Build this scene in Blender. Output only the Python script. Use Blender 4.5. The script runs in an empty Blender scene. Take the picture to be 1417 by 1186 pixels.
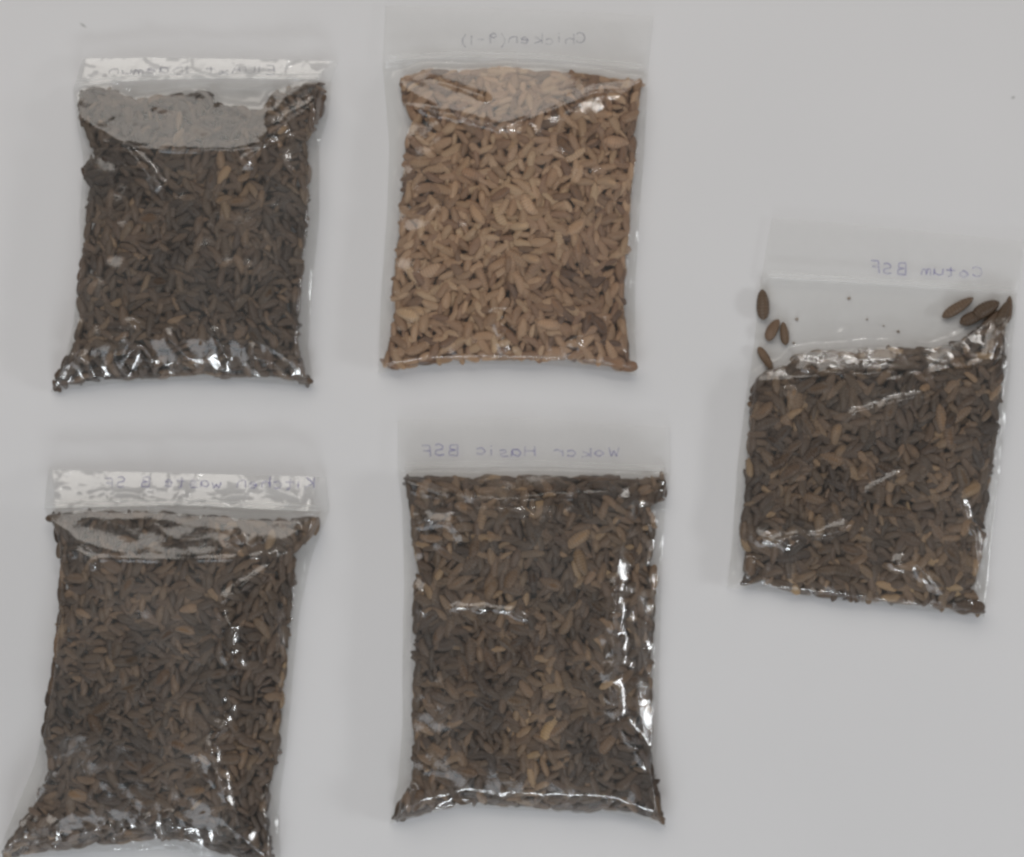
import bpy, math, random
import numpy as np

SC = bpy.context.scene
COL = SC.collection
# ------------------------------------------------------------------ camera
S = 0.00035                 # metres on the table per pixel of the photograph
CX, CY = 708.5, 593.0
D = 0.90                    # camera height over the table
cam_d = bpy.data.cameras.new('camera')
cam = bpy.data.objects.new('camera', cam_d)
COL.objects.link(cam)
cam.location = (0, 0, D)
cam_d.sensor_width = 36.0
cam_d.sensor_fit = 'HORIZONTAL'
cam_d.lens = 36.0 * D / (1417 * S)
cam_d.clip_start = 0.02
cam_d.clip_end = 50.0
SC.camera = cam
# ------------------------------------------------------------------ world: dim, even room light
w = bpy.data.worlds.new('World')
SC.world = w
w.use_nodes = True
bg = w.node_tree.nodes['Background']
bg.inputs[0].default_value = (1.0, 0.985, 0.96, 1)
bg.inputs[1].default_value = 0.17


def area(name, loc, target, sx, sy, energy, color):
    d = bpy.data.lights.new(name, 'AREA')
    d.shape = 'RECTANGLE'
    d.size, d.size_y = sx, sy
    d.energy = energy
    d.color = color
    o = bpy.data.objects.new(name, d)
    COL.objects.link(o)
    o.location = loc
    from mathutils import Vector
    o.rotation_euler = (Vector(target) - Vector(loc)).to_track_quat('-Z', 'Y').to_euler()
    return o


area('window_light_cool', (-0.85, -1.35, 1.40), (0, 0, 0), 1.4, 1.0, 7.0, (0.86, 0.93, 1.0))
area('room_light_warm', (-0.60, 1.65, 1.60), (0, 0, 0), 2.6, 1.4, 21.5, (1.0, 0.955, 0.89))
area('side_window_light', (1.80, -0.20, 0.66), (0, 0, 0), 0.50, 0.16, 7.0, (0.95, 0.98, 1.0))
area('low_window_light', (0.0, -1.85, 0.72), (0, 0, 0), 0.75, 0.18, 11.5, (0.90, 0.96, 1.0))
area('added_sparkle_light', (0.35, 0.95, 1.55), (0, 0, 0), 0.35, 0.12, 2.2, (1.0, 0.97, 0.93))  # added small bright source, for sharp sparkles on headers and upper slopes

SC.view_settings.view_transform = 'Standard'
SC.view_settings.look = 'None'
SC.view_settings.exposure = 0.0
SC.view_settings.gamma = 1.0
SC.view_settings.use_curve_mapping = False
SC.cycles.transparent_max_bounces = 24
SC.cycles.use_adaptive_sampling = True
SC.cycles.adaptive_threshold = 0.02
SC.cycles.max_bounces = 5
SC.cycles.diffuse_bounces = 3
SC.cycles.caustics_reflective = True
SC.cycles.blur_glossy = 0.6
SC.cycles.sample_clamp_indirect = 4.0
SC.cycles.filter_width = 2.8        # soft phone lens
SC.render.film_transparent = False


# ------------------------------------------------------------------ helpers
def tag(o, label=None, cat=None, group=None, kind=None):
    if label: o['label'] = label
    if cat: o['category'] = cat
    if group: o['group'] = group
    if kind: o['kind'] = kind
    return o


KP = 1.0 - 0.006 / D        # bags are seen at about half their thickness


def wx(px): return (px - CX) * S * KP
def wy(py): return -(py - CY) * S * KP


def mesh_np(name, verts, faces, smooth=True):
    """verts (n,3) array, faces (m,k) int array of equal-sided polygons"""
    me = bpy.data.meshes.new(name)
    verts = np.asarray(verts, dtype=np.float32)
    faces = np.asarray(faces, dtype=np.int32)
    n, m, k = len(verts), len(faces), faces.shape[1]
    me.vertices.add(n)
    me.vertices.foreach_set('co', verts.ravel())
    me.loops.add(m * k)
    me.loops.foreach_set('vertex_index', faces.ravel())
    me.polygons.add(m)
    me.polygons.foreach_set('loop_start', np.arange(0, m * k, k, dtype=np.int32))
    me.polygons.foreach_set('use_smooth', np.full(m, smooth))
    me.update(calc_edges=True)
    return me


def link(name, me, mat=None, parent=None):
    o = bpy.data.objects.new(name, me)
    COL.objects.link(o)
    if mat and not me.materials:
        me.materials.append(mat)
    if parent:
        o.parent = parent
    return o


def attr(me, name, vals):
    a = me.attributes.new(name, 'FLOAT', 'POINT')
    a.data.foreach_set('value', np.asarray(vals, dtype=np.float32))


def nodes(name):
    m = bpy.data.materials.new(name)
    m.use_nodes = True
    nt = m.node_tree
    nt.nodes.clear()
    out = nt.nodes.new('ShaderNodeOutputMaterial')
    return m, nt, nt.nodes, nt.links, out


def math_node(nt, op, a, b=None):
    n = nt.nodes.new('ShaderNodeMath')
    n.operation = op
    for i, v in enumerate((a, b)):
        if v is None: continue
        if isinstance(v, (int, float)): n.inputs[i].default_value = v
        else: nt.links.new(v, n.inputs[i])
    return n.outputs[0]


def noise(nt, scale, detail=3, rough=0.55, coord=None, dist=0.0):
    n = nt.nodes.new('ShaderNodeTexNoise')
    n.inputs['Scale'].default_value = scale
    n.inputs['Detail'].default_value = detail
    n.inputs['Roughness'].default_value = rough
    n.inputs['Distortion'].default_value = dist
    if coord: nt.links.new(coord, n.inputs['Vector'])
    return n.outputs['Fac']


def ramp(nt, fac, stops):
    r = nt.nodes.new('ShaderNodeValToRGB')
    el = r.color_ramp.elements
    while len(el) < len(stops): el.new(0.5)
    for e, (p, c) in zip(el, stops):
        e.position = p
        e.color = (*c, 1) if len(c) == 3 else c
    nt.links.new(fac, r.inputs[0])
    return r.outputs[0]


# ------------------------------------------------------------------ materials
def mat_table():
    m, nt, N, L, out = nodes('white_table')
    p = N.new('ShaderNodeBsdfPrincipled')
    tc = N.new('ShaderNodeTexCoord')
    n1 = noise(nt, 5.0, 2, 0.5, tc.outputs['Object'])
    n2 = noise(nt, 900.0, 2, 0.5, tc.outputs['Object'])
    c = ramp(nt, n1, [(0.3, (0.735, 0.725, 0.732)), (0.7, (0.77, 0.757, 0.766))])
    # two small smudges on the table: elongated grey scuffs
    cur = c
    for (px, py, ang, a, b, dark) in ((115, 35, -35, 7, 2.6, 0.80), (1402, 135, 20, 4, 3.2, 0.86)):
        mp = N.new('ShaderNodeMapping')
        mp.vector_type = 'TEXTURE'
        mp.inputs['Location'].default_value = ((px - CX) * S, -(py - CY) * S, 0)
        mp.inputs['Rotation'].default_value = (0, 0, math.radians(ang))
        mp.inputs['Scale'].default_value = (a * S, b * S, 1)
        L.new(tc.outputs['Object'], mp.inputs['Vector'])
        g = N.new('ShaderNodeTexGradient')
        g.gradient_type = 'SPHERICAL'
        L.new(mp.outputs[0], g.inputs[0])
        mx = N.new('ShaderNodeMix')
        mx.data_type = 'RGBA'
        L.new(g.outputs['Fac'], mx.inputs['Factor'])
        L.new(cur, mx.inputs['A'])
        mx.inputs['B'].default_value = (0.72 * dark * 0.7, 0.71 * dark * 0.7, 0.69 * dark * 0.7, 1)
        cur = mx.outputs['Result']
    L.new(cur, p.inputs['Base Color'])
    p.inputs['Roughness'].default_value = 0.55
    p.inputs['Specular IOR Level'].default_value = 0.3
    b = N.new('ShaderNodeBump')
    b.inputs['Strength'].default_value = 0.06
    b.inputs['Distance'].default_value = 0.0003
    L.new(n2, b.inputs['Height'])
    L.new(b.outputs[0], p.inputs['Normal'])
    L.new(p.outputs[0], out.inputs[0])
    return m


def mat_film(name, milk_lo, milk_hi, refl=0.085, rough=0.05, tint=(0.995, 0.995, 0.99)):
    """thin polythene: straight-through transparency, a little milky scatter, mirror-like skin"""
    m, nt, N, L, out = nodes(name)
    tc = N.new('ShaderNodeTexCoord')
    tr = N.new('ShaderNodeBsdfTransparent')
    tr.inputs[0].default_value = (*tint, 1)
    df = N.new('ShaderNodeBsdfDiffuse')
    df.inputs[0].default_value = (0.96, 0.955, 0.94, 1)
    tl = N.new('ShaderNodeBsdfTranslucent')
    tl.inputs[0].default_value = (0.96, 0.955, 0.94, 1)
    mk = N.new('ShaderNodeMixShader')
    mk.inputs[0].default_value = 0.4
    L.new(df.outputs[0], mk.inputs[1]); L.new(tl.outputs[0], mk.inputs[2])
    gl = N.new('ShaderNodeBsdfGlossy')
    gl.inputs['Roughness'].default_value = rough
    gl.inputs['Color'].default_value = (1, 1, 1, 1)
    gl2 = N.new('ShaderNodeBsdfGlossy')
    gl2.inputs['Roughness'].default_value = 0.22
    gmx = N.new('ShaderNodeMixShader')
    gmx.inputs[0].default_value = 0.45
    L.new(gl.outputs[0], gmx.inputs[1]); L.new(gl2.outputs[0], gmx.inputs[2])
    n0 = noise(nt, 38.0, 4, 0.6, tc.outputs['Object'], 0.6)
    mr = N.new('ShaderNodeMapRange')
    mr.inputs[1].default_value = 0.35; mr.inputs[2].default_value = 0.72
    mr.inputs[3].default_value = milk_lo; mr.inputs[4].default_value = milk_hi
    L.new(n0, mr.inputs[0])
    sl = N.new('ShaderNodeAttribute')
    sl.attribute_name = 'slack'
    m1 = N.new('ShaderNodeMixShader')
    L.new(math_node(nt, 'MULTIPLY', mr.outputs[0], sl.outputs['Fac']), m1.inputs[0])
    L.new(tr.outputs[0], m1.inputs[1]); L.new(mk.outputs[0], m1.inputs[2])
    lw = N.new('ShaderNodeLayerWeight')
    lw.inputs['Blend'].default_value = 0.5
    f = math_node(nt, 'POWER', lw.outputs['Facing'], 5.0)
    f = math_node(nt, 'MULTIPLY', f, 0.7)
    f = math_node(nt, 'ADD', f, refl)
    m2 = N.new('ShaderNodeMixShader')
    L.new(f, m2.inputs[0]); L.new(m1.outputs[0], m2.inputs[1]); L.new(gmx.outputs[0], m2.inputs[2])
    n1 = noise(nt, 420.0, 3, 0.6, tc.outputs['Object'], 0.8)
    b = N.new('ShaderNodeBump')
    b.inputs['Strength'].default_value = 0.16
    b.inputs['Distance'].default_value = 0.0006
    L.new(n1, b.inputs['Height'])
    L.new(b.outputs[0], gl.inputs['Normal']); L.new(b.outputs[0], gl2.inputs['Normal'])
    L.new(m2.outputs[0], out.inputs[0])
    return m


def mat_larva(name, stops, per_object):
    m, nt, N, L, out = nodes(name)
    p = N.new('ShaderNodeBsdfPrincipled')
    a = N.new('ShaderNodeAttribute')
    a.attribute_name = 'tint'
    if per_object: a.attribute_type = 'OBJECT'
    al = N.new('ShaderNodeAttribute')
    al.attribute_name = 'along'
    tc = N.new('ShaderNodeTexCoord')
    n = noise(nt, 260.0, 3, 0.6, tc.outputs['Object'])
    t = math_node(nt, 'ADD', a.outputs['Fac'], math_node(nt, 'MULTIPLY', math_node(nt, 'SUBTRACT', n, 0.5), 0.35))
    c = ramp(nt, t, stops)
    # each larva a shade redder or greener than the next
    hu = math_node(nt, 'FRACT', math_node(nt, 'MULTIPLY', a.outputs['Fac'], 137.7))
    hc = ramp(nt, hu, [(0.0, (1.0, 0.965, 0.94)), (0.35, (1.0, 1.0, 1.0)), (0.7, (0.96, 0.985, 0.96)), (1.0, (0.98, 0.96, 1.0))])
    hm = N.new('ShaderNodeMix')
    hm.data_type = 'RGBA'; hm.blend_type = 'MULTIPLY'; hm.clamp_result = False
    hm.inputs['Factor'].default_value = 1.0
    L.new(c, hm.inputs['A']); L.new(hc, hm.inputs['B'])
    c = hm.outputs['Result']
    # darker body rings between the segments, and dark head end: the animal's own marking
    seg = math_node(nt, 'SINE', math_node(nt, 'MULTIPLY', al.outputs['Fac'], 2 * math.pi * 10))
    seg = math_node(nt, 'MULTIPLY', math_node(nt, 'ADD', seg, 1.0), 0.5)
    segd = math_node(nt, 'ADD', math_node(nt, 'MULTIPLY', math_node(nt, 'POWER', seg, 0.5), 0.28), 0.72)
    mx = N.new('ShaderNodeMix')
    mx.data_type = 'RGBA'; mx.blend_type = 'MULTIPLY'
    mx.inputs['Factor'].default_value = 1.0
    L.new(c, mx.inputs['A']); L.new(segd, mx.inputs['B'])
    L.new(mx.outputs['Result'], p.inputs['Base Color'])
    p.inputs['Roughness'].default_value = 0.45
    p.inputs['Specular IOR Level'].default_value = 0.45
    b = N.new('ShaderNodeBump')
    b.inputs['Strength'].default_value = 0.5
    b.inputs['Distance'].default_value = 0.0005
    L.new(seg, b.inputs['Height'])
    L.new(b.outputs[0], p.inputs['Normal'])
    L.new(p.outputs[0], out.inputs[0])
    return m


def mat_plain(name, col, rough=0.6):
    m, nt, N, L, out = nodes(name)
    p = N.new('ShaderNodeBsdfPrincipled')
    tc = N.new('ShaderNodeTexCoord')
    n = noise(nt, 300.0, 2, 0.5, tc.outputs['Object'])
    c = ramp(nt, n, [(0.3, tuple(v * 0.85 for v in col)), (0.7, tuple(min(1, v * 1.15) for v in col))])
    L.new(c, p.inputs['Base Color'])
    p.inputs['Roughness'].default_value = rough
    L.new(p.outputs[0], out.inputs[0])
    return m


def mat_ink(name, col, fade=0.45):
    """ball-pen ink that took badly on the plastic: patchy, half see-through"""
    m, nt, N, L, out = nodes(name)
    p = N.new('ShaderNodeBsdfDiffuse')
    p.inputs[0].default_value = (*col, 1)
    tr = N.new('ShaderNodeBsdfTransparent')
    tc = N.new('ShaderNodeTexCoord')
    n = noise(nt, 200.0, 2, 0.6, tc.outputs['Object'])
    mr = N.new('ShaderNodeMapRange')
    mr.inputs[1].default_value = 0.35; mr.inputs[2].default_value = 0.65
    mr.inputs[3].default_value = fade * 0.55; mr.inputs[4].default_value = min(1.0, fade * 1.5)
    L.new(n, mr.inputs[0])
    mx = N.new('ShaderNodeMixShader')
    L.new(mr.outputs[0], mx.inputs[0])
    L.new(tr.outputs[0], mx.inputs[1]); L.new(p.outputs[0], mx.inputs[2])
    L.new(mx.outputs[0], out.inputs[0])
    return m


DARK = [(0.0, (0.052, 0.033, 0.022)), (0.4, (0.138, 0.088, 0.056)), (0.75, (0.265, 0.170, 0.100)), (1.0, (0.42, 0.275, 0.15))]
TAN = [(0.0, (0.125, 0.068, 0.041)), (0.35, (0.28, 0.158, 0.090)), (0.7, (0.43, 0.264, 0.156)), (1.0, (0.57, 0.375, 0.235))]
M = {
    'table': mat_table(),
    'film': mat_film('bag_film', 0.0, 0.04),
    'header': mat_film('bag_header_film', 0.06, 0.11, refl=0.04, rough=0.12),
    'film_hazy': mat_film('bag_film_hazy', 0.01, 0.06, refl=0.09),
    'header_gloss': mat_film('bag_header_film_gloss', 0.14, 0.20, refl=0.12, rough=0.09),
    'back': mat_film('bag_back_film', 0.0, 0.01, refl=0.01),
    'zip': mat_film('zip_plastic', 0.12, 0.2, refl=0.05, rough=0.2),
    'dark_o': mat_larva('dark_larva', DARK, True),
    'dark_s': mat_larva('dark_larva_mass', DARK, False),
    'tan_o': mat_larva('tan_larva', TAN, True),
    'tan_s': mat_larva('tan_larva_mass', TAN, False),
    'crumb': mat_plain('crumb_brown', (0.34, 0.27, 0.21)),
    'ink': mat_ink('blue_pen_ink', (0.10, 0.085, 0.36), 0.36),
    'ink_grey': mat_ink('grey_pen_ink', (0.12, 0.12, 0.20), 0.28),
}

# ------------------------------------------------------------------ table
tv = [(-1.2, -1.0, 0), (1.2, -1.0, 0), (1.2, 1.0, 0), (-1.2, 1.0, 0)]
tb = link('table_surface', mesh_np('table_surface', tv, [(0, 1, 2, 3)], False), M['table'])
tag(tb, kind='structure')

# ------------------------------------------------------------------ numeric tools (photo pixels on the table plane; heights in pixels too)
rng = np.random.default_rng(11)


def seg_dist(P, poly, closed=False):
    """distance of points P (n,2) to polyline; also fraction along"""
    poly = np.asarray(poly, float)
    A = poly if closed else poly[:-1]
    B = np.roll(poly, -1, 0) if closed else poly[1:]
    ln = np.hypot(*(B - A).T)
    cum = np.concatenate([[0], np.cumsum(ln)])
    best = np.full(len(P), 1e9)
    frac = np.zeros(len(P))
    for i, (a, b) in enumerate(zip(A, B)):
        d = b - a
        t = np.clip(((P - a) @ d) / max(d @ d, 1e-9), 0, 1)
        q = np.hypot(*(P - (a + t[:, None] * d)).T)
        k = q < best
        best[k] = q[k]
        frac[k] = (cum[i] + t[k] * ln[i]) / cum[-1]
    return best, frac


def inside(P, poly):
    poly = np.asarray(poly, float)
    x, y = P[:, 0], P[:, 1]
    c = np.zeros(len(P), bool)
    j = len(poly) - 1
    for i in range(len(poly)):
        xi, yi = poly[i]; xj, yj = poly[j]
        if yi != yj:
            k = ((yi > y) != (yj > y)) & (x < (xj - xi) * (y - yi) / (yj - yi) + xi)
            c ^= k
        j = i
    return c


def vnoise(P, scale, seed):
    """smooth value noise in -1..1"""
    r = np.random.default_rng(seed)
    T = r.uniform(-1, 1, (64, 64))
    q = P / scale + 1000.37
    i = np.floor(q).astype(int)
    f = q - i
    f = f * f * (3 - 2 * f)
    g = lambda a, b: T[(i[:, 0] + a) % 64, (i[:, 1] + b) % 64]
    return ((g(0, 0) * (1 - f[:, 0]) + g(1, 0) * f[:, 0]) * (1 - f[:, 1])
            + (g(0, 1) * (1 - f[:, 0]) + g(1, 1) * f[:, 0]) * f[:, 1])


def worley(P, cell, seed, stretch=(1, 1), ang=0.0):
    """F1 distance (in cells) to jittered seeds: bowls between sharp ridges, like crinkled foil"""
    r = np.random.default_rng(seed)
    J = r.uniform(0.05, 0.95, (64, 64, 2))
    c, s = math.cos(ang), math.sin(ang)
    Q = np.stack([(P[:, 0] * c + P[:, 1] * s) / (cell * stretch[0]), (-P[:, 0] * s + P[:, 1] * c) / (cell * stretch[1])], 1) + 500.0
    i = np.floor(Q).astype(int)
    best = np.full(len(P), 9.0)
    for dx in (-1, 0, 1):
        for dy in (-1, 0, 1):
            k = i + (dx, dy)
            p = k + J[k[:, 0] % 64, k[:, 1] % 64]
            best = np.minimum(best, np.hypot(*(Q - p).T))
    return best


def interp_y(curve, x):
    c = np.asarray(curve, float)
    return np.interp(x, c[:, 0], c[:, 1])


def smooth_poly(poly, n):
    """resample polyline by arc length"""
    p = np.asarray(poly, float)
    d = np.concatenate([[0], np.cumsum(np.hypot(*np.diff(p, axis=0).T))])
    t = np.linspace(0, d[-1], n)
    q = np.stack([np.interp(t, d, p[:, 0]), np.interp(t, d, p[:, 1])], 1)
    k = max(1, n // (len(p) * 5))
    if k > 1:
        pad = np.concatenate([2 * q[:1] - q[k:0:-1], q, 2 * q[-1:] - q[-2:-k - 2:-1]])
        ker = np.ones(2 * k + 1) / (2 * k + 1)
        q = np.stack([np.convolve(pad[:, 0], ker, 'valid'), np.convolve(pad[:, 1], ker, 'valid')], 1)
    return q


def coons(top, bot, left, right, nu, nv):
    T, B = smooth_poly(top, nu), smooth_poly(bot, nu)
    Lf, R = smooth_poly(left, nv), smooth_poly(right, nv)
    u = np.linspace(0, 1, nu)[None, :, None]
    v = np.linspace(0, 1, nv)[:, None, None]
    P = ((1 - v) * T[None] + v * B[None] + (1 - u) * Lf[:, None] + u * R[:, None]
         - ((1 - u) * (1 - v) * T[0] + u * (1 - v) * T[-1] + (1 - u) * v * B[0] + u * v * B[-1]))
    return P.reshape(-1, 2)


def grid_faces(nu, nv):
    i = np.arange(nu * nv).reshape(nv, nu)
    return np.stack([i[1:, :-1], i[1:, 1:], i[:-1, 1:], i[:-1, :-1]], -1).reshape(-1, 4)


# ------------------------------------------------------------------ larva meshes
def larva_mesh(name, bend, fat, nr, ns, ring=0.0):
    """a dried fly larva: flattened spindle, blunt tail, pointed head; unit length 1 along x"""
    t = 0.5 - 0.5 * np.cos(np.linspace(0, math.pi, nr)) * (0.55 + 0.45 * np.abs(np.cos(np.linspace(0, math.pi, nr))))
    prof = np.sqrt(np.clip(1 - np.abs(2 * t - 1) ** 2.3, 0.03, 1)) * (1.10 - 0.30 * t)
    ang = (t - 0.5) * bend
    if abs(bend) > 1e-3:
        sx, sy = np.sin(ang) / bend, (1 - np.cos(ang)) / bend
    else:
        sx, sy = t - 0.5, np.zeros(nr)
    sy = sy - sy.mean()
    a = np.linspace(0, 2 * math.pi, ns, endpoint=False)
    r = prof * fat * (1 + ring * np.cos(2 * math.pi * 10 * t))
    vx = sx[:, None] - np.sin(ang)[:, None] * (np.cos(a)[None] * r[:, None])
    vy = sy[:, None] + np.cos(ang)[:, None] * (np.cos(a)[None] * r[:, None])
    vz = np.sin(a)[None] * r[:, None] * 0.84
    V = np.stack([vx, vy, vz], -1).reshape(-1, 3)
    al = np.repeat(t, ns)
    V = np.concatenate([V, [[sx[0] - 0.004, sy[0], 0], [sx[-1] + 0.004, sy[-1], 0]]])
    al = np.concatenate([al, [0, 1]])
    F = []
    for i in range(nr - 1):
        for j in range(ns):
            k = (j + 1) % ns
            F.append((i * ns + j, i * ns + k, (i + 1) * ns + k, (i + 1) * ns + j))
    n = nr * ns
    for j in range(ns):
        k = (j + 1) % ns
        F.append((n, k, j, j))
        F.append((n + 1, (nr - 1) * ns + j, (nr - 1) * ns + k, (nr - 1) * ns + k))
    F = np.array(F)
    return V, F, al


def tri_fix(F):
    """split quads (and the degenerate cap quads) into clean triangles"""
    a = F[:, [0, 1, 2]]
    b = F[:, [0, 2, 3]]
    b = b[(b[:, 1] != b[:, 2]) & (b[:, 0] != b[:, 2])]
    return np.concatenate([a, b])


VARIANTS = []
BENDS = [0.05, 0.5, 0.9, -0.3, 1.5, 0.25, -0.7, 0.0, 1.1, 2.2]
for k, (bend, fat) in enumerate([(0.05, .215), (0.5, .22), (0.9, .21), (-0.3, .24), (1.5, .195), (0.25, .255), (-0.7, .22), (0.0, .185), (1.1, .23), (2.2, .185)]):
    V, F, al = larva_mesh('x', bend, fat, 12, 8)
    V2, F2, al2 = larva_mesh('x', bend, fat, 7, 6)
    V3, F3, al3 = larva_mesh('x', bend, fat, 34, 8, 0.05)
    VARIANTS.append(((V, tri_fix(F), al), (V2, tri_fix(F2), al2), (V3, tri_fix(F3), al3)))
SHARED = {}


def larva_data(var, tan):
    key = (var, tan)
    if key not in SHARED:
        V, F, al = VARIANTS[var][2]
        me = mesh_np('dried_larva', V, F)
        attr(me, 'along', al)
        me.materials.append(M['tan_o' if tan else 'dark_o'])
        SHARED[key] = me
    return SHARED[key]


def rot_from(normal, ang, pitch):
    """matrix whose x axis lies in the tangent plane at heading ang"""
    n = normal / np.linalg.norm(normal)
    x = np.array([math.cos(ang), math.sin(ang), 0.0])
    x = x - n * (x @ n)
    x /= np.linalg.norm(x)
    x = x * math.cos(pitch) + n * math.sin(pitch)
    y = np.cross(n, x); y /= np.linalg.norm(y)
    z = np.cross(x, y)
    return np.stack([x, y, z], 1)


def put_larva(px, py, hz, R, length, wide, var, tan, tint, label, group):
    from mathutils import Matrix
    o = bpy.data.objects.new('dried_larva', larva_data(var, tan))
    COL.objects.link(o)
    L = length * S
    m = Matrix([[*(R[i] * np.array([L, L * wide, L * wide])), 0] for i in range(3)] + [[0, 0, 0, 1]])
    m.translation = (wx(px), wy(py), hz * S)
    o.matrix_world = m
    o['tint'] = float(tint)
    tag(o, label, 'larva', group)
    return o


# ------------------------------------------------------------------ handwriting: a small stroke alphabet (x 0..1, y 0 base .. 1 cap)
G = {
    'A': [[(0, 0), (.5, 1), (1, 0)], [(.2, .4), (.8, .4)]], 'B': [[(0, 0), (0, 1), (.7, .95), (.75, .6), (.1, .52), (.85, .4), (.8, .05), (0, 0)]],
    'C': [[(1, .8), (.6, 1), (.15, .8), (0, .4), (.25, .05), (.7, 0), (1, .2)]], 'D': [[(0, 0), (0, 1), (.6, .95), (1, .5), (.6, .05), (0, 0)]],
    'E': [[(.9, 1), (.1, 1), (0, 0), (.9, 0)], [(.05, .5), (.7, .52)]], 'F': [[(.9, 1), (.1, 1), (0, 0)], [(.05, .5), (.75, .52)]],
    'H': [[(0, 0), (.05, 1)], [(1, 0), (.95, 1)], [(0, .5), (1, .5)]], 'I': [[(.5, 0), (.5, 1)]], 'K': [[(0, 0), (0, 1)], [(.9, 1), (.05, .45), (1, 0)]],
    'M': [[(0, 0), (.1, 1), (.5, .3), (.9, 1), (1, 0)]], 'S': [[(.9, .9), (.5, 1), (.1, .8), (.2, .55), (.8, .45), (.9, .15), (.5, 0), (0, .1)]],
    'U': [[(0, 1), (0, .2), (.4, 0), (.9, .2), (1, 1)]], 'W': [[(0, 1), (.25, 0), (.5, .7), (.75, 0), (1, 1)]],
    'a': [[(.9, .6), (.3, .62), (0, .3), (.3, 0), (.8, .2), (.9, .6), (.95, 0)]], 'c': [[(.9, .5), (.4, .62), (0, .3), (.4, 0), (.9, .1)]],
    'e': [[(.05, .3), (.9, .38), (.5, .62), (.05, .35), (.3, 0), (.9, .1)]], 'h': [[(0, 0), (0, 1)], [(0, .4), (.5, .6), (.9, .4), (.9, 0)]],
    'i': [[(.5, 0), (.5, .55)], [(.5, .75), (.55, .85)]], 'k': [[(0, 0), (0, .95)], [(.8, .6), (.05, .25), (.9, 0)]],
    'm': [[(0, 0), (0, .6), (.3, .6), (.45, 0), (.5, .5), (.8, .6), (1, 0)]], 'n': [[(0, 0), (.05, .6), (.5, .6), (.9, .4), (.95, 0)]],
    'o': [[(.5, .62), (0, .3), (.5, 0), (1, .3), (.5, .62)]], 'r': [[(0, 0), (.05, .6)], [(.05, .35), (.5, .62), (.9, .5)]],
    's': [[(.9, .55), (.3, .6), (.2, .38), (.8, .25), (.6, 0), (0, .05)]], 't': [[(.5, .95), (.45, .1), (.8, 0)], [(0, .62), (1, .65)]],
    'u': [[(0, .6), (.05, .1), (.5, 0), (.9, .2), (.95, .6), (1, 0)]], 'x': [[(0, .62), (1, 0)], [(1, .62), (0, 0)]], 'w': [[(0, .6), (.25, 0), (.5, .45), (.75, 0), (1, .6)]],
    '(': [[(.8, 1.15), (.2, .6), (.2, .2), (.8, -.25)]], ')': [[(.2, 1.15), (.8, .6), (.8, .2), (.2, -.25)]],
    '9': [[(.9, .8), (.4, 1), (.1, .7), (.5, .5), (.9, .8), (.8, 0)]], '-': [[(.1, .45), (.9, .48)]], '1': [[(.3, .8), (.55, 1), (.5, 0)]], '.': [[(.4, .0), (.55, .08)]],
}


def writing(text, x_right, x_left, y_right, y_left, cap, zfun, width, mat, parent, seed):
    """pen strokes seen from behind: the first letter is at the right, everything mirrored"""
    r = random.Random(seed)
    adv = [(0.55 if c in 'iI1().' else 0.9) if c != ' ' else 0.9 for c in text]
    tot = sum(adv)
    V, F = [], []
    pos = 0
    for c, a in zip(text, adv):
        if c != ' ':
            jx, jy, js = r.uniform(-.05, .05), r.uniform(-.12, .12), r.uniform(.88, 1.12)
            for st in G[c]:
                pts = []
                for (gx, gy) in st:
                    f = (pos + (0.1 + 0.74 * gx) * a + jx) / tot
                    pts.append((x_right + (x_left - x_right) * f, y_right + (y_left - y_right) * f - (gy * js + jy) * cap))
                pts = smooth_poly(pts, max(4, int(len(pts) * 4)))
                d = np.gradient(pts, axis=0)
                d /= np.maximum(np.hypot(*d.T), 1e-6)[:, None]
                nrm = np.stack([-d[:, 1], d[:, 0]], 1)
                wv = width * np.array([0.5 * (0.75 + 0.5 * r.random()) for _ in pts])[:, None]
                Lp, Rp = pts + nrm * wv, pts - nrm * wv
                b = len(V)
                z = zfun(pts) + 0.9
                for q in range(len(pts)):
                    V.append((wx(Lp[q, 0]), wy(Lp[q, 1]), z[q] * S))
                    V.append((wx(Rp[q, 0]), wy(Rp[q, 1]), z[q] * S))
                for q in range(len(pts) - 1):
                    F.append((b + 2 * q, b + 2 * q + 1, b + 2 * q + 3, b + 2 * q + 2))
        pos += a
    o = link('writing', mesh_np('writing', to_local(np.array(V), parent), F), mat, parent)
    return o


def to_local(V, parent):
    return V - np.array(parent.location)[None]


# ------------------------------------------------------------------ a bag
INDIV = []


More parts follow.
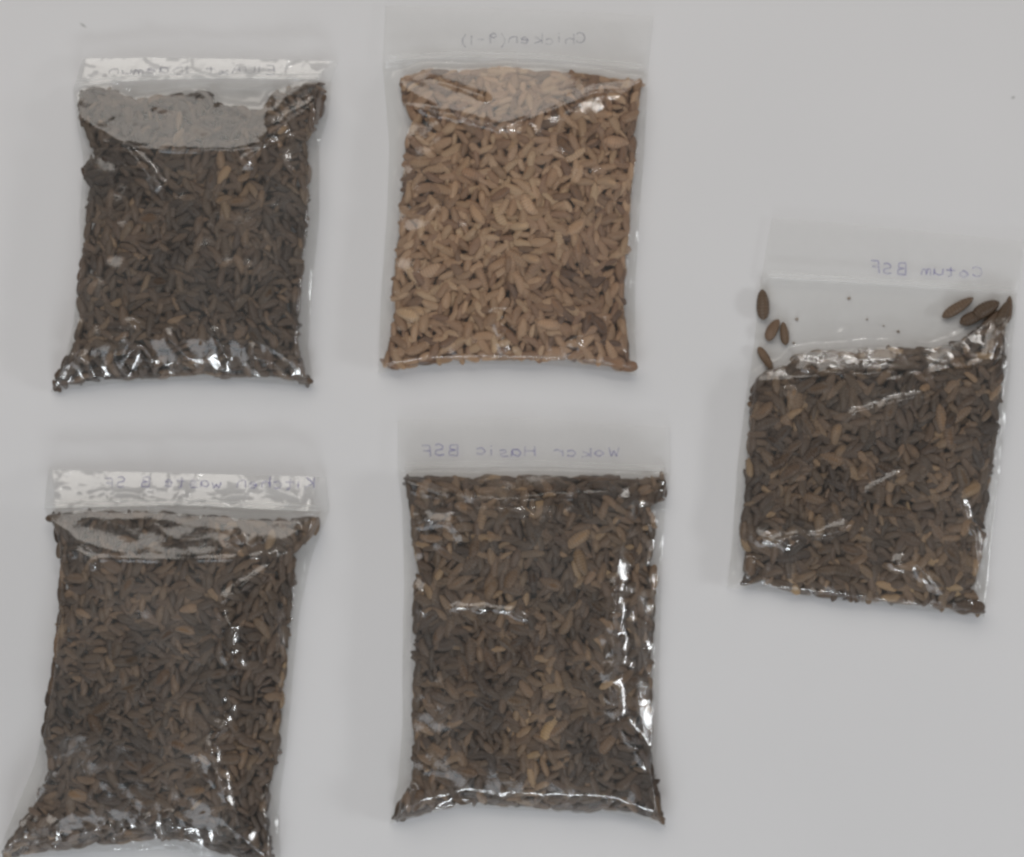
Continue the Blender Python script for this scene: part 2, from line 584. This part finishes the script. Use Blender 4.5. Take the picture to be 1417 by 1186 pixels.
def make_bag(b):
    seed = b['seed']
    body = np.array(b['body'], float)
    H = b['H']
    ctr = body.mean(0)
    root = bpy.data.objects.new('zip_bag', None)
    COL.objects.link(root)
    root.location = (wx(ctr[0]), wy(ctr[1]), 0)
    tag(root, b['label'], 'bag', 'zip bags of dried larvae')

    def content(P, raw=False):
        """height of the larva filling"""
        ins = inside(P, body)
        d, _ = seg_dist(P, body, True)
        # nearly upright sides, a gently domed face, sloping down only to the bottom seal and to the zip
        q = np.clip(d / 80, 0, 1) * ins
        edge = b.get('edge', 0.62)
        h = H * (edge + (1 - edge) * (1 - (1 - q) ** 2))
        if 'shoulder' in b:
            xs = np.interp(P[:, 1], [q[1] for q in b['shoulder']], [q[0] for q in b['shoulder']])
            h = np.maximum(h - 0.22 * np.maximum(P[:, 0] - xs, 0), 0.38 * H)
        yb = interp_y(b['bottom'], P[:, 0])
        tb_ = np.clip((yb - P[:, 1]) / b.get('slope', 55), 0, 1)
        h = np.minimum(h, 10 + (H * 1.02 - 10) * (1 - (1 - tb_) ** 1.7))
        yz, yc = interp_y(b['zip'], P[:, 0]), interp_y(b['crease'], P[:, 0])
        t = np.clip((P[:, 1] - yz) / np.maximum(yc - yz, 4), 0, 1)
        cap = b['hz'] + (H * 1.0 - b['hz']) * t ** b.get('bow', 0.9)
        cap = np.where(t >= 1, 1e3, cap)
        h = np.minimum(h, np.maximum(cap, 10))
        h = h * (1 + 0.05 * vnoise(P, 75, seed) + 0.03 * vnoise(P, 30, seed + 1))
        if raw: return h, np.where(ins, d, -d)
        return np.where(ins, h, -1), np.where(ins, d, -d)

    def film_h(P):
        h, d = content(P, True)
        # outside the filling the film drops to where the two sheets lie together close to the table
        out = 2.5 + 3.0 * np.clip(1 + vnoise(P, 40, seed + 3), 0, 2) * np.exp(np.minimum(d, 0) / 14)
        sk = b.get('skirt', 8) * (1 + 0.4 * vnoise(P, 45, seed + 40))
        blend = np.clip((d + sk) / (sk + 1), 0, 1)
        f = np.where(d > 0, h + 3.2, out + (h + 3.2 - out) * blend)
        yc = interp_y(b['crease'], P[:, 0])
        yb = interp_y(b['bottom'], P[:, 0])
        # wear of the film: crinkled near the bottom fold, on the upper slope and along the sides; stretched in the middle
        m_bot = np.exp(-np.maximum(yb - P[:, 1], 0) / b.get('bot', 34))
        m_top = np.clip((yc + 6 - P[:, 1]) / 22, 0, 1) * np.where(d > 0, 1.0, 0.12)
        m_side = np.exp(-np.where(d > 0, d / 14, -d / 7))
        wob = P + 7 * np.stack([vnoise(P, 28, seed + 8), vnoise(P, 28, seed + 9)], 1)
        c1 = worley(wob, 34, seed + 4, (0.7, 1.5)) ** 2
        c2 = worley(wob, 17, seed + 5, (1.0, 1.1)) ** 2
        c3 = worley(wob, 46, seed + 6, (1.9, 0.55), 0.35) ** 2
        f = f + b.get('crinkle', 1.0) * ((c1 * 6.5 + c2 * 1.2) * m_bot + (c3 * 2.2 + c2 * 0.25 + 0.25 * vnoise(wob * (0.22, 1.0), 9, seed + 50)) * m_top + (c1 * 3.0 + c2 * 0.8) * 0.6 * m_side)
        # larvae pressing through and slack patches
        f = f + (1 - 0.75 * m_top) * np.where(d > -12, 0.6 + 0.5 * m_side, 0.25) * vnoise(P, 13, seed + 7) + 1.1 * vnoise(P, 34, seed + 12) * np.clip(vnoise(P, 90, seed + 13) + 0.5, 0, 1.5)
        # a crisp lip along the crease under the zip
        dc, fc = seg_dist(P, b['crease'])
        f = f + np.where(d > 0, 1, 0) * 3.0 * np.exp(-(dc / 3.0) ** 2) * (0.5 + 0.5 * vnoise(P, 25, seed + 14))
        for (pl, amp, wid) in b['folds']:
            pl = smooth_poly(pl, max(8, len(pl) * 6))
            jit = P + 1.3 * np.stack([vnoise(P, 9, seed + 21), vnoise(P, 9, seed + 22)], 1)
            dd, fr = seg_dist(jit, pl)
            wid = max(wid, amp / 1.3)
            taper = np.clip(np.minimum(fr, 1 - fr) * 9, 0, 1)
            f = f + 1.3 * amp * taper * np.clip(1 - dd / (3.0 * wid), 0, 1) ** 2 * (0.75 + 0.35 * vnoise(P, 16, seed + 23))
        return np.maximum(f, 1.2)

    def header_h(P):
        yz = interp_y(b['zip'], P[:, 0])
        up = np.maximum(yz - P[:, 1], 0)
        hh = b['head_h']
        z = b['hz'] + 2.2 + (hh - b['hz']) * np.clip(up / 60, 0, 1)
        z = z + b['head_w'] * vnoise(P * (1, 0.5), 60, seed + 30) * np.clip(up / 25, 0, 1)
        wob = P + 6 * np.stack([vnoise(P, 22, seed + 31), vnoise(P, 22, seed + 32)], 1)
        z = z + b['head_c'] * (worley(wob, 30, seed + 33, (1.2, 0.8), 0.5) ** 2 * 5 + worley(wob, 14, seed + 34) ** 2 * 1.4)
        return np.maximum(z, 1.2)

    step = 1.9
    # pouch
    wpx = b['zip'][-1][0] - b['zip'][0][0]
    hpx = b['left'][-1][1] - b['left'][0][1]
    nu, nv = int(wpx / step), int(hpx / step)
    P = coons(b['zip'], b['bottom'], b['left'], b['right'], nu, nv)
    z = film_h(P)
    # sew the sheet down along its sealed rim, and to the header at the zip
    iu = np.tile(np.arange(nu), nv); iv = np.repeat(np.arange(nv), nu)
    rim = np.minimum(np.minimum(iu, nu - 1 - iu), nv - 1 - iv) * step
    z = np.minimum(z, 1.5 + rim * 3.0)
    topv = np.clip(iv * step / 10, 0, 1)
    z = z * topv + np.minimum(header_h(P), 1.5 + np.minimum(iu, nu - 1 - iu) * step * 1.6) * (1 - topv)
    V = np.stack([wx(P[:, 0]), wy(P[:, 1]), z * S], 1)
    fm = mesh_np('front_film', to_local(V, root), grid_faces(nu, nv))
    slack = np.ones(len(P))
    if 'shoulder' in b:
        xs = np.interp(P[:, 1], [q[1] for q in b['shoulder']], [q[0] for q in b['shoulder']])
        slack = 0.15 + 1.15 / (1 + np.exp((P[:, 0] - xs) / 5))
    attr(fm, 'slack', slack)
    link('front_film', fm, M[b.get('film', 'film')], root)
    # back sheet
    nb, mb = 24, 30
    Pb = coons(b['zip'], b['bottom'], b['left'], b['right'], nb, mb)
    V = np.stack([wx(Pb[:, 0]), wy(Pb[:, 1]), np.full(len(Pb), 0.5 * S)], 1)
    bm_ = mesh_np('back_film', to_local(V, root), grid_faces(nb, mb))
    attr(bm_, 'slack', np.ones(len(V)))
    link('back_film', bm_, M['back'], root)
    # header above the zip
    nvh = max(8, int((b['zip'][0][1] - b['head'][0][1]) / step))
    Ph = coons(b['head'], b['zip'], [b['head'][0], b['zip'][0]], [b['head'][-1], b['zip'][-1]], nu, nvh)
    zh = header_h(Ph)
    iuh = np.tile(np.arange(nu), nvh)
    zh = np.minimum(zh, 1.5 + np.minimum(iuh, nu - 1 - iuh) * step * 1.6)
    V = np.stack([wx(Ph[:, 0]), wy(Ph[:, 1]), zh * S], 1)
    hm = mesh_np('header', to_local(V, root), grid_faces(nu, nvh))
    attr(hm, 'slack', np.ones(len(V)))
    link('header', hm, M[b.get('hfilm', 'header')], root)
    # zip: two beads running across
    for off in (0.0, 5.0):
        zp = smooth_poly(b['zip'], 70)[2:-2] + (0, -2.5 - off)
        zz = header_h(zp) + 0.5
        prof = [(-1.5, 0), (-0.8, 1.3), (0.8, 1.3), (1.5, 0)]
        V = [(wx(x), wy(y + py), (q + pz) * S) for (x, y), q in zip(zp, zz) for (py, pz) in prof]
        F = [(i * 4 + j, i * 4 + j + 1, i * 4 + j + 5, i * 4 + j + 4) for i in range(len(zp) - 1) for j in range(3)]
        zm = mesh_np('zip_track', to_local(np.array(V), root), F)
        attr(zm, 'slack', np.ones(len(V)))
        link('zip_track', zm, M['zip'], root)
    # pen writing
    t = b['text']
    writing(t[0], t[1], t[2], t[3], t[4], t[5], header_h, b.get('pen', 2.1), M[b.get('ink', 'ink')], root, seed)

    # ---------------------------------------------------------- filling
    lo, hi = body.min(0), body.max(0)
    r = np.random.default_rng(seed + 100)
    tan = b['tan']
    items = []          # x, y, z, R, length, wide, var, tint, layer
    e = 4.0
    for layer, (depth, gap) in enumerate(((3.0, b.get('gap', 9.5)), (8.0 if tan else 7.0, 10.0), (15.0, 13.0), (23.0, 13.0))):
        want = int((hi - lo).prod() / (gap * gap) * 1.4)
        C = r.uniform(lo, hi, (want * 3, 2))
        hC, dC = content(C)
        tip = np.min([np.hypot(C[:, 0] - q[0], C[:, 1] - q[1]) for q in (b['left'][-1], b['right'][-1], b['zip'][0], b['zip'][-1])], 0) < 48
        ok = (dC > np.where(tip, 3.0, 5.6)) & (hC > depth + 1 if layer else hC > 0)
        if layer == 3: ok &= dC < 22
        C = C[ok]
        # dart throwing on a coarse hash
        cell = gap
        used = {}
        keep = []
        for k, (x, y) in enumerate(C):
            i, j = int(x / cell), int(y / cell)
            if any((x - C[q, 0]) ** 2 + (y - C[q, 1]) ** 2 < gap * gap for di in (-1, 0, 1) for dj in (-1, 0, 1) for q in used.get((i + di, j + dj), ())):
                continue
            used.setdefault((i, j), []).append(k)
            keep.append(k)
        C = C[keep]
        h, d = content(C)
        hx, _ = content(C + (e, 0)); hx0, _ = content(C - (e, 0))
        hy, _ = content(C + (0, e)); hy0, _ = content(C - (0, e))
        for k in range(len(C)):
            gx = (max(hx[k], 4) - max(hx0[k], 4)) / (2 * e)
            gy = -(max(hy[k], 4) - max(hy0[k], 4)) / (2 * e)     # y up in the world
            g = math.hypot(gx, gy)
            if g > 0.8: gx, gy = gx * 0.8 / g, gy * 0.8 / g
            nrm = np.array([-gx, -gy, 1.0])
            length = r.normal(*b['size'])
            length = float(min(np.clip(length, b['size'][0] * 0.6, b['size'][0] * 1.45), 14 + 2.2 * d[k]))
            # neighbours lie roughly parallel, as they settle when packed
            ang = 2.6 * math.pi * vnoise(C[k:k + 1], 75, seed + 70)[0] + r.normal(0, 0.55) + (math.pi if r.random() < 0.5 else 0)
            if d[k] < length * 0.36:
                # along the rim the larvae lie along it
                dd, _ = seg_dist(C[k] + np.array([[1.5, 0], [-1.5, 0], [0, 1.5], [0, -1.5]]), body, True)
                ex, ey = dd[0] - dd[1], -(dd[2] - dd[3])
                ang = math.atan2(ey, ex) + math.pi / 2 + r.normal(0, 0.16)
            wide = r.uniform(0.8, 1.12)
            var = int(r.choice(len(VARIANTS), p=b['vars']))
            tint = float(np.clip(b['tint'](r) + 0.22 * vnoise(C[k:k + 1], 70, seed + 60)[0], 0.0, 1.0))
            yc1, = interp_y(b['crease'], C[k:k + 1, 0])
            sink = 7.0 if C[k, 1] < yc1 + 8 else 0.0
            zc = max(h[k] - depth - sink - 0.10 * length * g - (r.uniform(0, 5.0) if layer == 0 else r.normal(0, 1.5)) + 1.5, 4.0 + 0.1 * length)
            items.append((C[k, 0], C[k, 1], zc, rot_from(nrm, ang, r.normal(0, 0.10)), length, wide, var, tint, layer))
    # those that show largest become single things
    top = [i for i, t in enumerate(items) if t[8] == 0]
    score = {i: items[i][4] * items[i][5] * (1.0 + 0.6 * items[i][7]) + 2.0 * r.random() for i in top}
    solo = set(sorted(top, key=lambda i: -score[i])[:b['solo']])
    Vs, Fs, As, Ts = [], [], [], []
    base = 0
    for i, (x, y, zc, R, length, wide, var, tint, layer) in enumerate(items):
        if i in solo:
            bend = BENDS[var]
            look = ('curled ' if bend > 1.3 else 'curved ' if abs(bend) > 0.6 else 'straight ') + ('pale ' if tint > 0.62 else 'brown ' if tint > 0.3 else 'darker ')
            fx, fy = (x - lo[0]) / (hi[0] - lo[0]), (y - lo[1]) / (hi[1] - lo[1])
            zone = (('upper ', 'middle ', 'lower ')[min(2, int(fy * 3))] + ('left', 'centre', 'right')[min(2, int(fx * 3))]).replace('middle centre', 'centre')
            put_larva(x, y, zc, R, length, wide, var, tan, tint, look + 'larva packed in the ' + zone + ' of ' + b['larva'], b['larva_group'])
            continue
        V, F, al = VARIANTS[var][0 if layer == 0 else 1]
        Q = (V * np.array([length, length * wide, length * wide]) * S) @ R.T + np.array([wx(x), wy(y), zc * S])
        Vs.append(Q); Fs.append(F + base); As.append(al); Ts.append(np.full(len(V), tint))
        base += len(V)
    me = mesh_np('larva_filling', np.concatenate(Vs), np.concatenate(Fs))
    attr(me, 'along', np.concatenate(As)); attr(me, 'tint', np.concatenate(Ts))
    o = link('larva_filling', me, M['tan_s' if tan else 'dark_s'])
    tag(o, b['mass'], 'larvae', kind='stuff')
    for (x, y, zc, deg, length, wide, var, tint, lab, grp) in b.get('loose', []):
        put_larva(x, y, zc, rot_from(np.array([0, 0, 1.0]), math.radians(deg), 0.0), length, wide, var, tan, tint + 0.16, lab, grp)
    return root


dark_tint = lambda r: r.beta(1.8, 3.0) * 0.68 if r.random() < 0.97 else r.uniform(0.5, 0.75)
mixed_tint = lambda r: r.beta(1.8, 2.8) * 0.78 if r.random() < 0.91 else r.uniform(0.55, 0.88)
tan_tint = lambda r: r.beta(2.2, 1.5)
EVEN = np.array([2, 2, 1.5, 2, .6, 1.2, 1.5, 1.5, 1, .3]); EVEN = EVEN / EVEN.sum()

BAGS = [
    dict(seed=101, tan=False, H=50, hz=20, head_h=4, head_w=4, head_c=1.2, solo=31, size=(25, 5.5), vars=EVEN, tint=dark_tint, film='film_hazy', bow=1.35, hfilm='header_gloss', slope=72, crinkle=1.2,
         label='bag of dark larvae with crumpled, folded top, in the upper left corner',
         larva='the upper left bag', larva_group='dark larvae in the upper left bag',
         mass='packed dark brown dried larvae filling the bag at upper left',
         body=[(105, 128), (125, 119), (155, 120), (185, 135), (250, 125), (285, 122), (300, 140), (335, 146), (362, 148), (374, 128), (400, 118), (445, 110), (453, 125), (445, 165), (428, 195),
               (432, 240), (427, 310), (421, 380), (416, 440), (418, 495), (430, 532), (412, 533), (380, 523), (320, 525), (260, 523), (200, 526), (150, 529), (110, 533), (70, 540), (80, 517), (100, 480),
               (110, 440), (106, 400), (115, 340), (118, 300), (122, 260), (113, 240), (128, 215), (117, 190), (106, 160)],
         head=[(110, 80), (290, 80), (466, 84)], zip=[(97, 122), (200, 112), (330, 110), (456, 112)],
         left=[(97, 122), (101, 160), (112, 220), (106, 300), (108, 350), (98, 440), (88, 490), (66, 542)],
         right=[(456, 112), (454, 150), (440, 200), (440, 300), (430, 400), (424, 480), (433, 536)],
         bottom=[(66, 542), (150, 531), (260, 526), (350, 528), (433, 536)],
         crease=[(105, 190), (180, 208), (250, 214), (330, 214), (380, 205), (440, 170)],
         folds=[([(160, 165), (178, 205)], 1.5, 5), ([(178, 205), (200, 230), (235, 268)], 7, 4), ([(215, 150), (225, 175), (238, 205)], 1.3, 5), ([(262, 140), (258, 160)], 1.0, 4),
                ([(452, 140), (410, 165), (375, 205), (340, 240)], 9, 5), ([(445, 122), (405, 150), (370, 178)], 8, 5), ([(375, 135), (380, 175), (398, 190)], 5, 4),
                ([(196, 445), (165, 490), (166, 522)], 8, 4), ([(166, 522), (185, 490), (200, 478), (216, 500), (190, 523)], 7, 3), ([(110, 490), (128, 505), (136, 528)], 8, 4),
                ([(352, 475), (358, 498), (385, 505), (405, 530)], 7, 4), ([(235, 460), (270, 505)], 4, 4), ([(300, 455), (320, 500)], 4, 4), ([(115, 440), (95, 490)], 5, 3)],
         text=('EIUAxt IDaemun', 382, 148, 103, 104, 12), ink='ink_grey'),
    dict(seed=202, tan=True, H=38, hz=7, head_h=6, head_w=1.0, head_c=0.12, solo=150, gap=10.5, size=(28.5, 4.2), vars=EVEN, tint=tan_tint, slope=22, bot=18, crinkle=0.45,
         label='bag of pale tan larvae, the only light brown one, in the upper middle',
         larva='the light brown bag', larva_group='tan larvae in the light brown bag',
         mass='packed pale tan dried larvae filling the light brown bag',
         body=[(553, 106), (570, 100), (585, 90), (640, 93), (700, 89), (740, 92), (790, 95), (830, 99), (860, 108), (889, 112), (886, 140), (884, 160), (881, 220), (876, 260), (874, 300), (870, 350),
               (866, 400), (868, 450), (872, 490), (878, 516), (840, 509), (780, 501), (720, 501), (670, 500), (620, 503), (570, 509), (527, 513), (535, 480), (543, 430), (541, 400), (548, 340), (552, 290),
               (556, 240), (560, 190), (567, 170), (555, 140)],
         head=[(532, 6), (710, 10), (906, 20)], zip=[(528, 84), (640, 78), (760, 82), (898, 97)],
         left=[(528, 84), (538, 200), (534, 300), (526, 400), (522, 516)], right=[(898, 97), (893, 200), (886, 300), (880, 400), (882, 520)],
         bottom=[(522, 516), (600, 505), (680, 503), (760, 505), (830, 511), (882, 520)],
         crease=[(552, 146), (620, 160), (690, 182), (760, 158), (820, 132), (890, 128)],
         folds=[([(572, 152), (630, 164), (695, 182), (740, 184)], 5, 3), ([(688, 428), (692, 445), (702, 462)], 9, 5), ([(692, 470), (702, 490)], 5, 4), ([(796, 468), (802, 482), (793, 500)], 8, 4.5),
                ([(590, 110), (640, 125), (680, 140)], 3, 4), ([(835, 440), (865, 490)], 3, 3)],
         text=('Chicken(9-1)', 812, 636, 58, 60, 15), ink='ink_grey', pen=1.9),
    dict(seed=303, tan=False, H=34, hz=5, head_h=4.5, head_w=0.8, head_c=0.1, solo=40, size=(27.5, 6.5), vars=EVEN, tint=mixed_tint, slope=30, bot=26, crinkle=0.8,
         label='bag of dark larvae with an empty clear upper part, at the right edge',
         larva='the right edge bag', larva_group='packed larvae in the right edge bag',
         mass='packed dark brown dried larvae filling the bag at the right edge',
         body=[(1040, 525), (1060, 512), (1085, 505), (1100, 490), (1130, 484), (1180, 481), (1230, 479), (1290, 480), (1330, 470), (1350, 455), (1372, 442), (1396, 438), (1396, 480), (1389, 545), (1381, 600),
               (1375, 660), (1365, 720), (1356, 790), (1350, 815), (1362, 853), (1320, 849), (1290, 841), (1240, 842), (1180, 834), (1120, 826), (1080, 818), (1050, 806), (1030, 812), (1012, 812), (1030, 795),
               (1028, 770), (1022, 730), (1030, 680), (1030, 640), (1035, 590)],
         head=[(1070, 300), (1240, 315), (1424, 334)], zip=[(1055, 384), (1230, 394), (1412, 407)],
         left=[(1055, 384), (1045, 480), (1033, 560), (1022, 650), (1016, 740), (1008, 814)], right=[(1412, 407), (1405, 480), (1394, 600), (1380, 720), (1366, 856)],
         bottom=[(1008, 814), (1080, 822), (1150, 831), (1220, 840), (1300, 849), (1366, 856)],
         crease=[(1040, 528), (1130, 522), (1220, 528), (1300, 512), (1390, 496)],
         folds=[([(1040, 738), (1090, 752), (1130, 742), (1180, 722)], 7, 4), ([(1050, 750), (1100, 740), (1160, 735)], 4, 3), ([(1222, 780), (1262, 778), (1290, 805), (1305, 822), (1290, 842)], 8.5, 4),
                ([(1165, 575), (1215, 562), (1280, 545)], 5, 3), ([(1190, 680), (1250, 648)], 4, 3), ([(1100, 510), (1170, 520), (1250, 515)], 5, 4), ([(1380, 450), (1360, 500)], 5, 3),
                ([(1392, 455), (1378, 510)], 5, 3), ([(1315, 665), (1345, 740), (1350, 800)], 5, 4), ([(1040, 770), (1030, 800)], 6, 3), ([(1165, 455), (1175, 475)], 5, 3), ([(1318, 838), (1340, 826)], 6, 3)],
         text=('Cotum BSF', 1362, 1203, 384, 377, 15),
         loose=[(1057, 421, 7, 92, 42, 1.05, 0, .25, 'single upright larva highest at left in the clear part of the right edge bag', 'loose larvae in the clear top of the right bag'),
                (1071, 456, 6, 62, 33, 1.05, 3, .45, 'slanted larva, left of a close pair in the right edge bag', 'loose larvae in the clear top of the right bag'),
                (1087, 461, 6, 97, 32, .95, 0, .35, 'upright larva, right of a close pair in the right edge bag', 'loose larvae in the clear top of the right bag'),
                (1061, 496, 6, -58, 38, .9, 7, .40, 'thin slanted larva just above the left shoulder of the right edge bag filling', 'loose larvae in the clear top of the right bag'),
                (1328, 425, 7, 32, 50, .85, 7, .30, 'long separate larva slanting up beside the cluster in the right edge bag', 'loose larvae in the clear top of the right bag'),
                (1350, 438, 7, 25, 42, 1, 0, 0.18, 'dark larva at the lower left of the fan in the right bag corner', 'loose larvae in the clear top of the right bag'),
                (1366, 428, 10, 30, 42, 1.05, 3, 0.12, 'dark larva lying across the top of the fan in the right bag corner', 'loose larvae in the clear top of the right bag'),
                (1374, 444, 8, 48, 40, 1, 0, 0.22, 'dark larva in the middle of the fan in the right bag corner', 'loose larvae in the clear top of the right bag'),
                (1388, 434, 11, 62, 38, 0.95, 1, 0.15, 'dark larva right of the middle of the fan in the right bag corner', 'loose larvae in the clear top of the right bag'),
                (1398, 428, 8, 84, 38, 0.85, 7, 0.25, 'upright dark larva at the outer edge of the fan in the right bag corner', 'loose larvae in the clear top of the right bag'),
                (1384, 460, 9, 66, 38, 0.9, 0, 0.2, 'dark larva at the foot of the fan in the right bag corner', 'loose larvae in the clear top of the right bag')]),
    dict(seed=404, tan=False, H=46, hz=9, head_h=7, head_w=1.0, head_c=0.15, solo=40, size=(27.5, 6.5), vars=EVEN, tint=mixed_tint, crinkle=0.85,
         shoulder=[(870, 700), (854, 768), (848, 820), (846, 900), (842, 935), (846, 972), (862, 1010), (885, 1045), (908, 1085), (925, 1140)],
         label='bag of dark brown larvae with a long vertical crease, in the lower middle',
         larva='the lower middle bag', larva_group='larvae in the lower middle bag',
         mass='packed dark brown dried larvae filling the lower middle bag',
         body=[(558, 660), (600, 656), (640, 658), (700, 656), (760, 656), (850, 656), (885, 662), (920, 658), (924, 680), (915, 694), (904, 697), (912, 720), (906, 760), (900, 780), (912, 790), (908, 850),
               (905, 920), (905, 980), (902, 1040), (914, 1095), (920, 1143), (895, 1130), (860, 1123), (800, 1128), (740, 1122), (680, 1118), (630, 1116), (600, 1125), (560, 1136), (543, 1140), (548, 1115),
               (568, 1080), (570, 1020), (568, 950), (570, 880), (570, 820), (577, 790), (567, 740), (564, 700)],
         head=[(549, 582), (740, 580), (928, 592)], zip=[(549, 650), (740, 646), (930, 654)],
         left=[(549, 650), (556, 700), (558, 800), (556, 900), (556, 1000), (550, 1080), (538, 1143)], right=[(930, 654), (922, 700), (916, 800), (914, 900), (912, 1000), (908, 1060), (923, 1148)],
         bottom=[(538, 1143), (590, 1131), (640, 1120), (700, 1123), (780, 1128), (850, 1129), (923, 1148)],
         crease=[(556, 674), (620, 690), (700, 695), (800, 688), (860, 688), (924, 676)],
         folds=[([(854, 768), (848, 820), (845, 880), (850, 892), (842, 935), (846, 972), (862, 1010), (885, 1045), (908, 1085)], 9, 3.6), ([(832, 905), (850, 890), (862, 876)], 5, 3),
                ([(566, 723), (590, 717), (625, 722), (645, 745)], 7, 4), ([(620, 836), (700, 840), (738, 856)], 4, 3), ([(572, 800), (590, 830), (578, 850)], 6, 4), ([(545, 1138), (566, 1105), (570, 1080)], 9, 4),
                ([(560, 665), (620, 683), (700, 690), (760, 682), (860, 680)], 5, 3), ([(900, 725), (906, 745)], 6, 3), ([(600, 1125), (630, 1108), (660, 1120)], 5, 3)],
         text=('Wokcr Hasic BSF', 858, 578, 632, 630, 15)),
    dict(seed=505, tan=False, H=54, hz=36, head_h=8, head_w=5, head_c=1.5, solo=31, size=(25, 5.5), vars=EVEN, tint=dark_tint, film='film_hazy', bow=1.35, hfilm='header_gloss', slope=80, bot=50, crinkle=1.5,
         shoulder=[(420, 760), (312, 832), (328, 870), (328, 910), (316, 960), (318, 990), (300, 1025), (310, 1060), (328, 1118), (340, 1180)],
         label='bag of dark larvae with glossy header and crinkled bottom, in the lower left corner',
         larva='the lower left bag', larva_group='dark larvae in the lower left bag',
         mass='packed dark brown dried larvae filling the bag at lower left',
         body=[(68, 712), (120, 705), (160, 706), (215, 706), (300, 712), (350, 716), (400, 718), (446, 712), (440, 735), (412, 765), (408, 820), (401, 900), (393, 980), (386, 1050), (376, 1090), (372, 1130),
               (380, 1196), (340, 1196), (310, 1184), (280, 1170), (240, 1164), (180, 1166), (120, 1174), (60, 1182), (-2, 1192), (16, 1156), (48, 1110), (68, 1060), (60, 1010), (65, 970), (75, 900), (82, 830),
               (84, 780), (75, 740)],
         head=[(63, 650), (250, 655), (450, 660)], zip=[(57, 703), (250, 698), (454, 708)],
         left=[(57, 703), (74, 740), (80, 790), (76, 860), (70, 930), (58, 1000), (44, 1060), (-14, 1198)], right=[(454, 708), (430, 770), (412, 850), (402, 950), (393, 1050), (384, 1110), (386, 1206)],
         bottom=[(-14, 1198), (60, 1188), (140, 1182), (220, 1180), (300, 1191), (386, 1206)],
         crease=[(70, 742), (140, 770), (250, 772), (320, 770), (380, 765), (440, 728)],
         folds=[([(400, 760), (350, 800), (308, 832)], 6, 4), ([(308, 832), (330, 868), (325, 900), (335, 915), (315, 960), (320, 990), (298, 1025), (308, 1060), (328, 1118)], 8.5, 4),
                ([(80, 765), (120, 760), (145, 782)], 6, 4), ([(70, 1040), (80, 1060), (60, 1090), (20, 1150)], 5, 3), ([(10, 1178), (40, 1142), (75, 1135), (85, 1160)], 9, 4),
                ([(70, 1172), (110, 1150), (140, 1140)], 8, 4), ([(160, 1130), (170, 1150)], 7, 4), ([(205, 1120), (225, 1160)], 8, 4), ([(240, 1112), (245, 1145)], 7, 4), ([(255, 1150), (290, 1180)], 8, 4),
                ([(325, 735), (350, 752), (370, 745)], 6, 4), ([(376, 1080), (365, 1110), (376, 1150)], 5, 3)],
         text=('Kitchen waste B SF', 436, 143, 676, 674, 15)),
]
for b in BAGS:
    make_bag(b)

# ------------------------------------------------------------------ crumbs lying in the clear part of the right edge bag
rc = random.Random(5)
for (x, y, s) in [(1178, 412, 2.6), (1105, 441, 3.0), (1203, 441, 2.0), (1246, 458, 2.8), (1101, 474, 2.2), (1226, 450, 1.6)]:
    V = []
    for k in range(14):
        a = 2 * math.pi * (k % 7) / 7
        rr = s * rc.uniform(0.7, 1.15) * (1.0 if k < 7 else 0.55)
        V.append((rr * math.cos(a) * S, rr * math.sin(a) * S * 0.8, (0.3 if k < 7 else 1.6 + rc.random()) * S))
    F = [(j, (j + 1) % 7, 7 + (j + 1) % 7, 7 + j) for j in range(7)] + [(7, 8, 9, 10), (7, 10, 11, 13), (11, 12, 13, 13)][:2]
    o = link('crumb', mesh_np('crumb', V, F), M['crumb'])
    o.location = (wx(x), wy(y), 0.6 * S)
    tag(o, 'tiny brown crumb in the clear upper part of the right edge bag', 'crumb', 'crumbs in the right edge bag')
